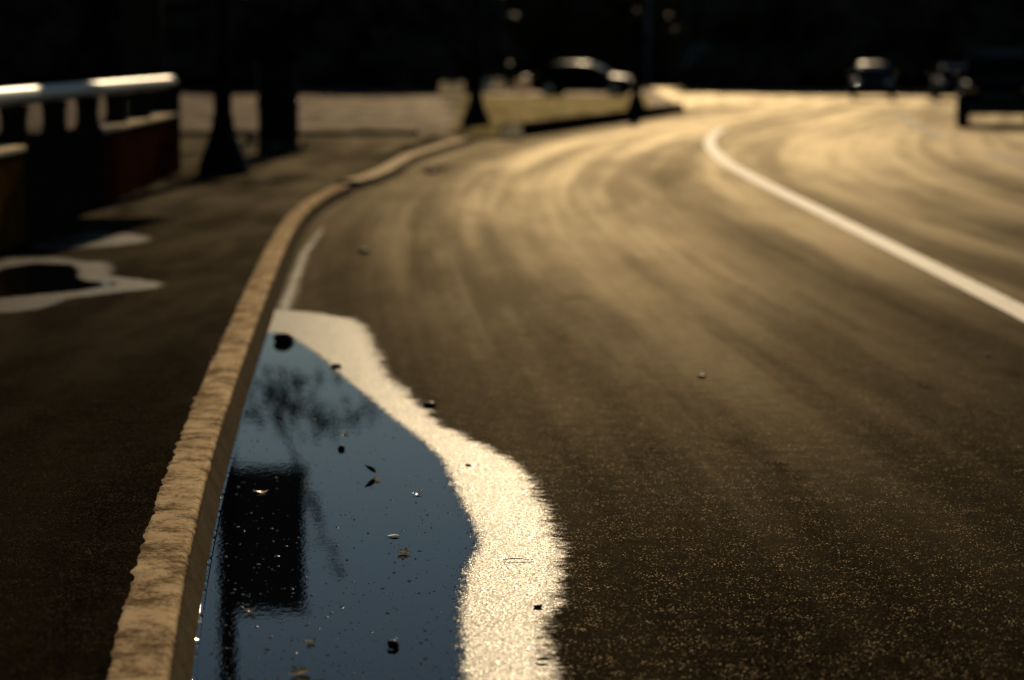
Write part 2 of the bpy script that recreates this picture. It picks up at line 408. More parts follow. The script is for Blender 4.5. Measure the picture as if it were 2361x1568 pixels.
# puddle water
wy = np.arange(6.4, 18.2, .02)
wx = np.concatenate([[-.012, -.006, -.003, 0, .0025, .005, .0075, .010], np.arange(.018, 1.3, .018)])
WU, WY = np.meshgrid(wx, wy); WX = np.array([kn(y) for y in wy])[:, None] + WU
dep = sdist(WX, WY, pin_poly)
lip = np.clip((.008 - WU) / .010, 0, 1)
lip = lip * (.6 + .4 * np.sin(WY * 71.0 + 3 * np.sin(WY * 13.0)))
WZ = .0035 + .006 * lip ** 2
puddle = grid_obj('puddle', WX, WY, WZ, M_WATER, {'depth': np.clip(dep, -.3, .3)}, keep=dep > -.06)
meta(puddle, kind='structure')

# ---------------------------------------------------------------- pavement with two small puddles
s1o = [(75, 560), (88, 556), (156, 545), (195, 536), (293, 538), (352, 547), (342, 557), (273, 566), (156, 575), (82, 574)]
s1i = [(92, 561), (176, 553), (240, 552), (205, 558), (117, 564)]
s2o = [(-90, 640), (-40, 615), (23, 590), (137, 592), (195, 602), (250, 604), (264, 619), (258, 635), (312, 641), (371, 650), (383, 656), (361, 665), (254, 677), (170, 687), (137, 702), (68, 718), (0, 722), (-80, 725)]
s2i = [(-70, 660), (10, 618), (80, 607), (165, 610), (182, 625), (178, 640), (200, 649), (272, 655), (230, 662), (176, 671), (60, 682), (-40, 692)]
SW = .1155
s1o, s1i, s2o, s2i = [[P(a, b, SW) for a, b in q] for q in (s1o, s1i, s2o, s2i)]
ys = np.concatenate([np.arange(-6, 19, .5), np.arange(19, 28.5, .035), np.arange(28.5, 57.1, .5)])
ws = np.concatenate([[0, .03], np.arange(.25, 1.2, .25), np.arange(1.2, 3.6, .02), np.arange(3.6, 7, .5)])
Wm, YY = np.meshgrid(ws, ys)
edge = np.array([(kn(y) - .185 if y < 35.4 else kf(y) - .25) for y in ys])[:, None]
X = edge - Wm
wet = np.maximum(sdist(X, YY, s1o), sdist(X, YY, s2o))
walk = grid_obj('pavement', X, YY, np.full(X.shape, SW), M_WALK, {'wet': np.clip(wet, -.5, .5)}); meta(walk, kind='structure')
for q in (s1i, s2i):
    x0, x1 = min(p[0] for p in q) - .1, max(p[0] for p in q) + .1; y0, y1 = min(p[1] for p in q) - .1, max(p[1] for p in q) + .1
    A, B = np.meshgrid(np.arange(x0, x1, .02), np.arange(y0, y1, .04)); d = sdist(A, B, q)
    o = grid_obj('pavement_puddle', A, B, np.full(A.shape, SW + .004), M_WATER, {'depth': np.clip(d, -.3, .3)}, keep=d > -.06)
    meta(o, kind='structure')

# ---------------------------------------------------------------- kerbs
def kerb(name, fx, ys, mat, h=.12, seed=0, rag=.020, top=.15, batter=.060):
    prof = [(-.0, -.04), (-.0, .0), (-batter * .3, h * .35), (-batter * .72, h * .8), (-batter * .9, h * .955), (-batter - .010, h), (-batter - top * .5, h + .001), (-batter - top + .01, h - .002), (-batter - top - .03, h - .014), (-batter - top - .03, -.04)]
    vs, fs = [], []; n = len(prof)
    for i, y in enumerate(ys):
        x = fx(y)
        for j, (dx, z) in enumerate(prof):
            ox = oz = 0.0
            if 1 < j < 6:
                q = noise.noise(Vector((seed + j * .35, y * 3.1, 0))) * .0018 + noise.noise(Vector((seed + j * 1.3, y * 13, 3))) * .0012
                ox += q; oz += q * .35
            if j in (4, 5):
                c = noise.noise(Vector((seed + 9, y * 6.0, 5))); c = max(0, c - .22) * .022; ox -= c; oz -= c * .7
            if 7 <= j < 9:
                oz += (noise.noise(Vector((seed + 4 + j * .2, y * 4, 1))) * .003 + noise.noise(Vector((seed + 2, y * 9, 7))) * .0035 + noise.noise(Vector((seed + 2, y * 23, 2))) * .0016) * rag / .02
            vs.append((x + dx + ox, y, max(z + oz, -.04)))
    for i in range(len(ys) - 1):
        for j in range(n - 1):
            a = i * n + j; fs.append((a, a + 1, a + n + 1, a + n))
    fs.append(tuple(range(n))); fs.append(tuple(range((len(ys) - 1) * n, len(ys) * n))[::-1])
    o = mesh_obj(name, vs, fs, mat, smooth=False)
    return meta(o, kind='structure')
ky = list(np.concatenate([np.arange(-5, 6, .25), np.arange(6, 20, .018), np.arange(20, 35.01, .06)]))
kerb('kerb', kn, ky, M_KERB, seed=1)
ky2 = list(np.arange(36.3, 55.0, .15))
kerb('far_kerb', kf, ky2, M_KERB2, seed=31, rag=.006, top=.20)
kx0, ky0 = P(1205, 322)
ky3 = list(np.arange(ky0 + .3, KFAR[-1][1], .3))
kerb('verge_kerb', kf, ky3, M_WALLK, h=.30, seed=57, rag=.01, top=.15)  # shade of the kerb face put in as dark concrete colour
# verge behind the kerb (grass strip round the lamp posts)
YT = KFAR[-1][1]
def vleft(y): return min(XAT(1060 + 90 * noise.noise(Vector((y * .13, 2, 0))) + 40 * noise.noise(Vector((y * .5, 7, 0))), y), kf(min(y, YT)) - .9)
def vright(y): return kf(y) - .18 if y < YT - .4 else XAT(1500, y)
vy = np.arange(58.3, 119, .5); vx = np.linspace(0, 1, 12)
B = np.repeat(vy[:, None], 12, 1); VL = np.array([vleft(y) for y in vy])[:, None]; VR = np.array([vright(y) for y in vy])[:, None]
verge = grid_obj('verge', VL + (VR - VL) * vx[None, :], B, .06 + 0 * B, M_VERGE); meta(verge, kind='structure')
# low dark kerb at the end of the pavement
bm = bmesh.new()
pts = [P(690, 330), P(790, 328), P(880, 326), P(960, 322)]
for (a, b) in zip(pts, pts[1:]):
    pass
x0, y0 = P(560, 331); x1, y1 = P(965, 326)
vs = []; fs = []
N = 40
for i in range(N + 1):
    t = i / N; x = x0 - 6 + (x1 - x0 + 6) * t; y = y0 + (y1 - y0) * t + noise.noise(Vector((t * 9, 0, 0))) * .12
    for dx, z in ((0, -.05), (0, .19), (.03, .215), (.28, .215), (.3, .19), (.3, -.05)): vs.append((x, y + dx, z + noise.noise(Vector((t * 20, dx * 3, z))) * .012))
for i in range(N):
    for j in range(5): a = i * 6 + j; fs.append((a, a + 1, a + 7, a + 6))
fs.append((0, 1, 2, 3, 4, 5)); fs.append(tuple(N * 6 + k for k in (5, 4, 3, 2, 1, 0)))
meta(mesh_obj('pavement_end_kerb', vs, fs, M_WALLK), kind='structure')
bm.free()
# pale kerb end stone
bx, by = P(1180, 323)
bm = bmesh.new(); box(bm, -.24, .24, -.30, .75, 0, .30, .0)
for v in bm.verts:
    if v.co.z > .15: v.co.x *= .86; v.co.z = .07 if v.co.y < 0 else .31
st = bm_obj('kerb_end_block', bm, M_BANK, smooth=False, loc=(bx, by, 0))
meta(st, 'pale concrete end block where the verge kerb begins beside the road', 'kerb stone')

# ---------------------------------------------------------------- painted lines
def ribbon(name, pts, width, mat, z, dense=.2):
    ysn = np.array([p[1] for p in pts]); o = np.argsort(ysn); ysn = ysn[o]; xsn = np.array([p[0] for p in pts])[o]
    yy = np.arange(ysn[0], ysn[-1], dense); xx = np.interp(yy, ysn, xsn)
    kk = max(3, int(5 / dense)); pad = np.concatenate([xx[0] + (np.arange(-kk, 0)) * (xx[1] - xx[0]), xx, xx[-1] + np.arange(1, kk + 1) * (xx[-1] - xx[-2])])
    xx = np.convolve(pad, np.ones(kk) / kk, 'same')[kk:-kk]; A = xx[:, None] + np.array([-.5, 0, .5])[None, :] * width
    wob = np.array([[noise.noise(Vector((y * 5, k * 7, 2))) * .008 for k in (0, 0, 1)] for y in yy])
    return meta(grid_obj(name, A + wob, np.repeat(yy[:, None], 3, 1), np.full(A.shape, z), mat), kind='structure')
ribbon('white_lane_line', [P(*p) for p in [(2700, 900), (2520, 806), (2361, 722), (2100, 592), (1900, 492), (1750, 418), (1665, 370), (1634, 335), (1640, 312), (1668, 296)]], .21, M_LINE, .004)
ribbon('yellow_lane_dash', [P(*p) for p in [(2062, 262), (2095, 280), (2130, 300), (2165, 318)]], .22, M_YELL, .004)
ribbon('yellow_lane_dash', [P(*p) for p in [(2270, 352), (2330, 366), (2400, 382), (2480, 402)]], .22, M_YELL, .004)

# ---------------------------------------------------------------- parapet with rail on the left
par = empty('parapet', (-4.35, 30, SW))
meta(par, 'low painted parapet with a round pale handrail along the pavement edge', 'parapet')
DX, DY = .025, -1.0           # runs toward the viewer
ang = math.atan2(.025, 1.0)
def pw(s, off, z):            # s metres along (negative = toward the camera), off = outward (left)
    return (-.025 * s * 1.0 - off, s, z)
def wall_piece(name, s0, s1, mat, h=.77, slope=0.0, cap=True):
    n = max(2, int((s1 - s0) / .5)); vs = []; fs = []
    ring = [(0.0, -.11), (0.0, h - .03), (.03, h), (.25, h + .01), (.28, h - .03), (.28, -.11)]
    for i in range(n + 1):
        for off, z in ring:
            s = s0 + (s1 - s0) * i / n + slope * max(z, 0)
            j = noise.noise(Vector((s * 1.1, off * 4, z * 2))) * .008
            vs.append(pw(s, off + j, z + j))
    k = len(ring)
    for i in range(n):
        for j in range(k - 1): a = i * k + j; fs.append((a, a + 1, a + k + 1, a + k))
    fs.append(tuple(range(k))); fs.append(tuple(n * k + q for q in range(k))[::-1])
    return mesh_obj(name, vs, fs, mat, par, smooth=False)
# three lengths of wall, painted ochre, coloured dark for the lamp shadow and painted rust red
o = wall_piece('wall', -26.0, -5.6, M_WALLY); o['label'] = 'ochre painted length of the parapet wall'
o = wall_piece('wall', -5.6, .0, M_WALLK, slope=0); o['label'] = 'length of the parapet wall coloured dark for the lamp post shadow'
o = wall_piece('wall', .0, 8.6, M_WALLR); o['label'] = 'rust red painted length of the parapet wall'
for a, b_ in ((-26.0, -5.6), (-5.6, 0.0), (0.0, 8.6)):
    bm = bmesh.new(); q = [pw(a + .01, -.02, .772), pw(b_ - .01, -.02, .772), pw(b_ - .01, .30, .782), pw(a + .01, .30, .782)]
    f = bm.faces.new([bm.verts.new(p) for p in q]); ex = bmesh.ops.extrude_face_region(bm, geom=[f])
    for v in [v for v in ex['geom'] if isinstance(v, bmesh.types.BMVert)]: v.co.z += .05
    bmesh.ops.bevel(bm, geom=list(bm.edges), offset=.012, segments=2, affect='EDGES', profile=.5)
    bm_obj('coping', bm, M_KERB2 if a != -5.6 else M_WALLK, par)  # middle coping coloured dark for the lamp post's shadow
for k in range(-8, 3):
    s = -.1 + 2.58 * k
    if s < -25: continue
    bm = bmesh.new()
    prof = [(.24, .815), (.20, .83), (.13, .87), (.10, .95), (.10, 1.05), (.13, 1.12), (.16, 1.16)]
    rings = []
    for hw, z in prof:
        rings.append([bm.verts.new(pw(s + a * hw, .14 + b_ * (.10 + (hw - .1) * .25), z)) for a, b_ in ((-1, -1), (1, -1), (1, 1), (-1, 1))])
    for a, b_ in zip(rings, rings[1:]):
        for i in range(4): bm.faces.new((a[i], a[(i + 1) % 4], b_[(i + 1) % 4], b_[i]))
    bm.faces.new(rings[0][::-1]); bm.faces.new(rings[-1])
    bm_obj('post', bm, M_WALLK, par)
bm = bmesh.new()
tube(bm, [pw(s, .13, 1.24) for s in np.arange(-26, 9.1, .5)], .082, 16)
bm_obj('handrail', bm, M_RAIL, par, smooth=True)
vs = []
bm = bmesh.new(); box(bm, -.32, .0, 8.62, 9.0, -.11, 1.22, .03)
for v in bm.verts: v.co.x -= .025 * 8.8
bm_obj('end_pillar', bm, M_WALLK, par)

# ---------------------------------------------------------------- lamp posts
lx, ly = P(515, 402, SW)
lamp = empty('lamp_post', (lx, ly, SW))
meta(lamp, 'black flared cast iron lamp post beside the end of the parapet', 'lamp post', 'black lamp posts along the verge')
lamp_base = bm_obj('base', lathe([(.30, 0), (.345, .0), (.345, .05), (.335, .07), (.33, .13), (.305, .22), (.255, .34), (.205, .46), (.17, .58), (.145, .70), (.15, .74), (.15, .78), (.125, .80)], 28), M_IRON, lamp, smooth=False)
bm_obj('shaft', lathe([(.122, .79), (.122, 2.0), (.122, 4.0), (.122, 6.5), (.12, 8.4), (.1, 8.42), (.1, 8.5), (.06, 8.52)], 16), M_IRON, lamp, smooth=True)
bm = bmesh.new()
for sgn in (1,):
    tube(bm, [(0, 0, 8.45), (0, 0, 8.9), (.2, .02, 9.25), (.6, .02, 9.4), (.95, .02, 9.3), (1.05, .02, 9.1)], .035, 8)
bm_obj('arm', bm, M_IRON, lamp, smooth=True)
lan = bm_obj('lantern', lathe([(.03, 9.12), (.12, 9.08), (.2, 8.98), (.22, 8.93), (.18, 8.70), (.10, 8.56), (.03, 8.5)], 16), M_IRON, lamp, smooth=True)
for v in lan.data.vertices: v.co.x += 1.05; v.co.y += .02
x2, y2 = P(1097, 287, .1); px3, py3 = P(1467, 266, .1)
l2 = dup(lamp, (x2, y2, .06), R(20)); l2['label'] = 'black lamp post rising from the verge just behind the pale kerb end block'
p3 = empty('iron_post', (px3, py3, .06)); meta(p3, 'black post with flared foot, shortened for its shadow, near the far verge kerb tip', 'post')  # lamp post cut short to keep its shadow off the road
link(bpy.data.objects.new('base', lamp_base.data), p3).scale = (.92, .92, .9)
bm_obj('shaft', lathe([(.135, .70), (.13, 1.5), (.13, 2.6), (.16, 2.62), (.16, 2.68), (.08, 2.70)], 16), M_IRON, p3, smooth=True)
bm_obj('cap', lathe([(.07, 2.70), (.15, 2.76), (.16, 2.83), (.10, 2.90), (.01, 2.93)], 16), M_IRON, p3, smooth=True)
# banner on the first lamp post (seen only in the puddle)
ban = empty('street_banner', (lx, ly, SW)); meta(ban, 'dark rectangular banner hung from the lamp post beside the parapet, mirrored in the puddle', 'banner')
vs = []; fs = []
for i in range(9):
    for j in range(15):
        vs.append((.11 + i / 8 * .96, .03 * math.sin(i * .9) * (j / 14) + .02 * math.sin(j * .7), 3.80 + j / 14 * 1.96))
for i in range(8):
    for j in range(14): a = i * 15 + j; fs.append((a, a + 15, a + 16, a + 1))
cl = mesh_obj('cloth', vs, fs, M_BANNER, ban)
sm = cl.modifiers.new('thickness', 'SOLIDIFY'); sm.thickness = .012
for z in (3.77, 5.79):
    bm = bmesh.new(); tube(bm, [(.02, 0, z), (1.13, 0, z)], .02, 8); bm_obj('bracket', bm, M_IRON, ban, smooth=True)

# ---------------------------------------------------------------- trees
def leaf_quads(n, fn, size, seed):
    r = np.random.default_rng(seed); vs = []; fs = []
    for i in range(n):
        c = Vector(fn(r)); s = size * r.uniform(.6, 1.4)
        e = Euler((r.uniform(0, 6.28), r.uniform(0, 6.28), r.uniform(0, 6.28))).to_matrix()
        k = len(vs)
        for a, b in ((-.5, 0), (-.1, -.32), (.5, 0), (-.1, .32)): vs.append(c + e @ Vector((a * s, b * s, .06 * s * (1 if b else 0))))
        fs.append((k, k + 1, k + 2, k + 3))
    return vs, fs
def crown_mesh(seed, w, h, z0, n, size, mat):
    r = np.random.default_rng(seed)
    lobes = [(r.uniform(-.32, .32) * w, r.uniform(-.3, .3) * w * .7, z0 + r.uniform(.12, .86) * h, r.uniform(.22, .36) * w) for _ in range(15)]
    lobes += [(r.uniform(-.4, .4) * w, r.uniform(-.2, .2) * w, z0 + .12 * h, .3 * w) for _ in range(4)]
    vs, fs = [], []
    bm = bmesh.new()
    for (x, y, z, q) in lobes:                              # solid inner lumps, added to block the sky behind
        res = bmesh.ops.create_icosphere(bm, subdivisions=2, radius=q * .80)
        for v in res['verts']:
            d = 1 + .35 * noise.noise(v.co * 1.4 + Vector((x, y, z)))
            v.co = Vector((v.co.x * d + x, v.co.y * d + y, max(.15, v.co.z * d * .85 + z)))
    bm.verts.ensure_lookup_table()
    for i, v in enumerate(bm.verts): v.index = i
    vs = [v.co.copy() for v in bm.verts]; fs = [tuple(v.index for v in f.verts) for f in bm.faces]; bm.free()
    def fn(rr):
        x, y, z, q = lobes[rr.integers(len(lobes))]
        d = Vector(rr.normal(size=3)).normalized() * q * rr.uniform(.72, 1.12)
        return (x + d.x, y + d.y, max(.1, z + d.z * .85))
    v2, f2 = leaf_quads(n, fn, size, seed + 1)
    k = len(vs); vs += v2; fs += [tuple(i + k for i in f) for f in f2]
    me = bpy.data.meshes.new('crown'); me.from_pydata([tuple(v) for v in vs], [], fs); me.materials.append(mat); me.update()
    return me
def trunk_mesh(seed, h, rad):
    r = random.Random(seed); bm = bmesh.new()
    tube(bm, [(0, 0, -.05), (.02, 0, .3), (r.uniform(-.1, .1), 0, h * .4), (r.uniform(-.2, .2), r.uniform(-.2, .2), h)], [rad * 1.35, rad, rad * .8, rad * .45], 10)
    for k in range(4):
        a = r.uniform(0, 6.28); z = h * r.uniform(.35, .8)
        tube(bm, [(0, 0, z), (math.cos(a) * .7, math.sin(a) * .7, z + .6), (math.cos(a) * 1.5, math.sin(a) * 1.5, z + 1.5)], [rad * .4, rad * .28, rad * .12], 6)
    me = bpy.data.meshes.new('trunk'); bm.to_mesh(me); bm.free(); me.materials.append(M_BARK)
    return me
protos = []
for k in range(3):
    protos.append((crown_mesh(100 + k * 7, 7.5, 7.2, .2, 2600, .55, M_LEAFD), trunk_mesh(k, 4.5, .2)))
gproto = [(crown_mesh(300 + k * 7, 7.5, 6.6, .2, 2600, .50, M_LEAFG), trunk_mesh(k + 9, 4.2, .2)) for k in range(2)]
def tree(x, y, proto, sc, rz, label, group, name='tree'):
    e = empty(name, (x, y, -.03), rz); e.scale = (sc[0], sc[0], sc[1])
    meta(e, label, 'tree', group)
    for nm, me in (('crown', proto[0]), ('trunk', proto[1])): link(bpy.data.objects.new(nm, me), e)
    return e
DARKL = 'dense dark shaded tree in the black treeline beyond the far end of the road'
def row(px0, px1, y, n, h, proto_set, label, group, jit=2.5):
    for i in range(n):
        px = px0 + (px1 - px0) * (i + .5) / n + random.uniform(-25, 25)
        yy = y + random.uniform(-jit, jit); x = XAT(px, yy)
        tree(x, yy, proto_set[i % len(proto_set)], (random.uniform(.95, 1.25), h / 7.4 * random.uniform(.92, 1.1)), random.uniform(0, 6.28), label, group)
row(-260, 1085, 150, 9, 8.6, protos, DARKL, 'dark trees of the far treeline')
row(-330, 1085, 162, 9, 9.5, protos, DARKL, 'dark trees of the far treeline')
row(1075, 1500, 176, 5, 7.6, gproto, 'olive green tree of the lighter stand behind the parked car', 'olive trees behind the parked car')
row(1040, 1500, 188, 5, 8.6, gproto, 'olive green tree of the lighter stand behind the parked car', 'olive trees behind the parked car')
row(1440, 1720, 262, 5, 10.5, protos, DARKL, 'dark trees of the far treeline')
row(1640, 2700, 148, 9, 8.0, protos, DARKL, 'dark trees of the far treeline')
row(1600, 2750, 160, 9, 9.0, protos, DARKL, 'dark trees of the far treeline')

# near tree by the pavement: thick trunk, low crown to the left, drooping leafy twigs
tx, ty = -5.95, 46.0
nt_ = empty('street_tree', (tx, ty, .05)); meta(nt_, 'dark trunked tree standing behind the end pillar of the parapet', 'tree')
bm = bmesh.new()
tube(bm, [(0, 0, -.1), (0, 0, .15), (.0, 0, .5), (-.01, 0, 1.6), (-.05, .05, 2.8), (-.5, .2, 4.0), (-1.3, .4, 5.6), (-2.0, .5, 7.0)], [.40, .345, .325, .315, .32, .27, .2, .1], 20)
for v in bm.verts:
    d = noise.noise(Vector((v.co.x * 5, v.co.y * 5, v.co.z * .8))) * .035; r = Vector((v.co.x, v.co.y, 0)).normalized() if v.co.z < 3 else Vector((0, 0, 0)); v.co += r * d
tube(bm, [(-.05, .05, 2.5), (1.0, .6, 3.3), (1.9, 1.4, 3.9), (2.75, 1.5, 4.5), (3.25, 1.4, 4.35), (3.7, 1.4, 3.9)], [.11, .07, .045, .03, .018, .008], 8)
tube(bm, [(-.6, .2, 4.2), (-1.8, .2, 4.8), (-3.2, -.4, 4.9)], [.16, .11, .05], 8)
tube(bm, [(1.9, 1.4, 3.9), (2.2, 1.5, 4.9), (2.55, 1.6, 5.9), (3.0, 1.6, 7.1)], [.04, .028, .018, .008], 6)
tube(bm, [(2.35, 1.45, 4.2), (2.55, 1.3, 3.95), (2.85, 1.1, 3.6)], [.03, .02, .008], 6)
bm_obj('trunk', bm, M_BARK, nt_, smooth=True)
def near_leaves():
    r = np.random.default_rng(5)
    def along(pts, spread):
        i = r.integers(len(pts) - 1); t = r.uniform(); a, b = Vector(pts[i]), Vector(pts[i + 1])
        return a.lerp(b, t) + Vector(r.normal(size=3)) * spread
    A = [(1.9, 1.5, 4.0), (2.3, 1.5, 4.25), (2.75, 1.5, 4.5), (3.25, 1.4, 4.35), (3.7, 1.4, 3.9)]
    Bq = [(2.3, 1.5, 5.1), (2.55, 1.6, 5.9), (3.0, 1.6, 7.1)]
    Cq = [(1.75, 1.5, 4.15), (1.5, 1.3, 3.9), (2.2, 1.5, 4.2), (2.5, 1.3, 3.9)]
    lob = [(-2.2, .2, 5.4, 1.2), (-3.4, -.3, 5.0, 1.3), (-2.6, .6, 6.6, 1.5), (-4.6, 0, 4.3, 1.4), (-1.6, .5, 7.6, 1.0), (-5.6, .2, 3.6, 1.5), (-6.5, .3, 4.6, 1.6)]
    vs, fs = [], []
    for n, fn, sz in ((80, lambda q: along(A, .16), .19), (60, lambda q: along(Bq, .06), .14), (85, lambda q: along(Cq, .30), .20)):
        v, f = leaf_quads(n, fn, sz, int(r.integers(1e6))); k = len(vs); vs += v; fs += [tuple(i + k for i in g) for g in f]
    def lf(q):
        x, y, z, w = lob[q.integers(len(lob))]; d = Vector(q.normal(size=3)).normalized() * w * q.uniform(.2, 1.0) ** .6
        return (x + d.x, y + d.y, z + d.z * .7)
    v, f = leaf_quads(5200, lf, .20, 77); k = len(vs); vs += v; fs += [tuple(i + k for i in g) for g in f]
    return mesh_obj('crown', vs, fs, M_LEAFD, nt_, smooth=False)
near_leaves()

# dark litter bin at the pavement end
bx_, by_ = P(642, 354, SW); tb = empty('litter_bin', (bx_, by_, SW)); meta(tb, 'tall dark round litter bin standing behind the first lamp post at the pavement end', 'bin')
bm_obj('body', lathe([(.30, 0), (.335, .0), (.345, .04), (.345, .10), (.33, .12), (.335, .78), (.35, .80)], 28), M_IRON, tb, smooth=False)
bm_obj('rim', lathe([(.35, .795), (.365, .80), (.365, .85), (.34, .86)], 28), M_IRON, tb, smooth=False)
bm_obj('upper_drum', lathe([(.325, .86), (.338, .88), (.338, 1.50), (.32, 1.52)], 28), M_IRON, tb, smooth=False)
bm_obj('hood', lathe([(.33, 1.525), (.36, 1.53), (.36, 1.57), (.32, 1.66), (.22, 1.73), (.02, 1.77)], 28), M_MATT, tb, smooth=True)

# pale steel post far behind, between the trees
pxx = XAT(1494, 172); bm = bmesh.new(); tube(bm, [(0, 0, -.05), (0, 0, 10.0)], [.13, .10], 12)
po = bm_obj('steel_pole', bm, M_POST, None, smooth=True, loc=(pxx, 172, 0)); meta(po, 'pale blue grey steel pole rising at the edge of the olive trees', 'pole')

# grass on the verge
r = np.random.default_rng(3); vs = []; fs = []
for i in range(9000):
    y = r.uniform(58.8, 118.5); x0_, x1_ = vleft(y), vright(y) - .1; x = x0_ + r.uniform() * (x1_ - x0_)
    h = r.uniform(.02, .06); a = r.uniform(0, 6.28); dx, dy = math.cos(a) * .02, math.sin(a) * .02; lx_, ly_ = r.normal(size=2) * .03
    k = len(vs); vs += [(x - dx, y - dy, .06), (x + dx, y + dy, .06), (x + lx_, y + ly_, .06 + h)]; fs.append((k, k + 1, k + 2))
meta(mesh_obj('grass', vs, fs, M_GRASS, smooth=False), 'short sunlit grass covering the verge round the lamp posts', kind='stuff')

# small weeds at the foot of the lamp post and the tree
def weed(px, py, n, size, label, seed):
    x, y = P(px, py, SW); e = empty('weed', (x, y, SW)); meta(e, label, 'plant', 'weeds at the pavement end')
    r = random.Random(seed); vs = []; fs = []; bm = bmesh.new()
    for i in range(n):
        a = r.uniform(0, 6.28); l = size * r.uniform(.6, 1.2); el = r.uniform(.5, 1.3)
        d = Vector((math.cos(a) * math.cos(el), math.sin(a) * math.cos(el), math.sin(el))); s = Vector((-math.sin(a), math.cos(a), 0)); k = len(vs)
        tip = d * l + Vector((math.cos(a), math.sin(a), -.5)) * l * .35
        tube(bm, [(0, 0, 0), d * l * .45], [.006, .004], 5)
        vs += [d * l * .4, d * l * .75 + s * l * .2, tip, d * l * .75 - s * l * .2]; fs.append((k, k + 1, k + 2, k + 3))
    bm_obj('stem', bm, M_WEED, e); mesh_obj('leaves', vs, fs, M_WEED, e, smooth=False)
weed(566, 352, 16, .30, 'glossy leaved weed beside the flared foot of the first lamp post', 1)
weed(575, 392, 14, .22, 'low weed in front of the first lamp post foot, on its road side', 2)
weed(640, 362, 26, .25, 'patch of low green weeds spread before the dark litter bin', 3)
weed(692, 352, 16, .26, 'shiny weed at the road side of the dark litter bin', 4)

# ---------------------------------------------------------------- low banks made up far off, sloped to catch the sun
def block_row(name, px0, px1, y, h, d, mat, label):
    x0, x1 = XAT(px0, y), XAT(px1, y); bm = bmesh.new(); box(bm, x0, x1, y, y + d, -.02, h, .0)
    for v in bm.verts:
        if v.co.z > h * .5: v.co.z = .10 + (v.co.y - y) / d * h
    return meta(bm_obj(name, bm, mat), label, 'bank')
block_row('sloped_bank', 1012, 1068, 123, .50, 2.9, M_BANK, 'tan low bank shaped to catch the sun before the trees, away from the parked car')
block_row('sloped_bank', 1114, 1166, 136, .55, 3.2, M_BANK, 'tan low bank shaped to catch sun past the lamp post by the kerb end block')
block_row('sloped_bank', 1186, 1222, 137, .5, 2.6, M_KERB, 'brownish low bank shaped to catch the sun behind the tail of the parked car')
block_row('sloped_bank', 1478, 1625, 205, .9, 6.0, M_VERGE, 'long dull tan bank sloped to catch the sun where the road meets the trees')

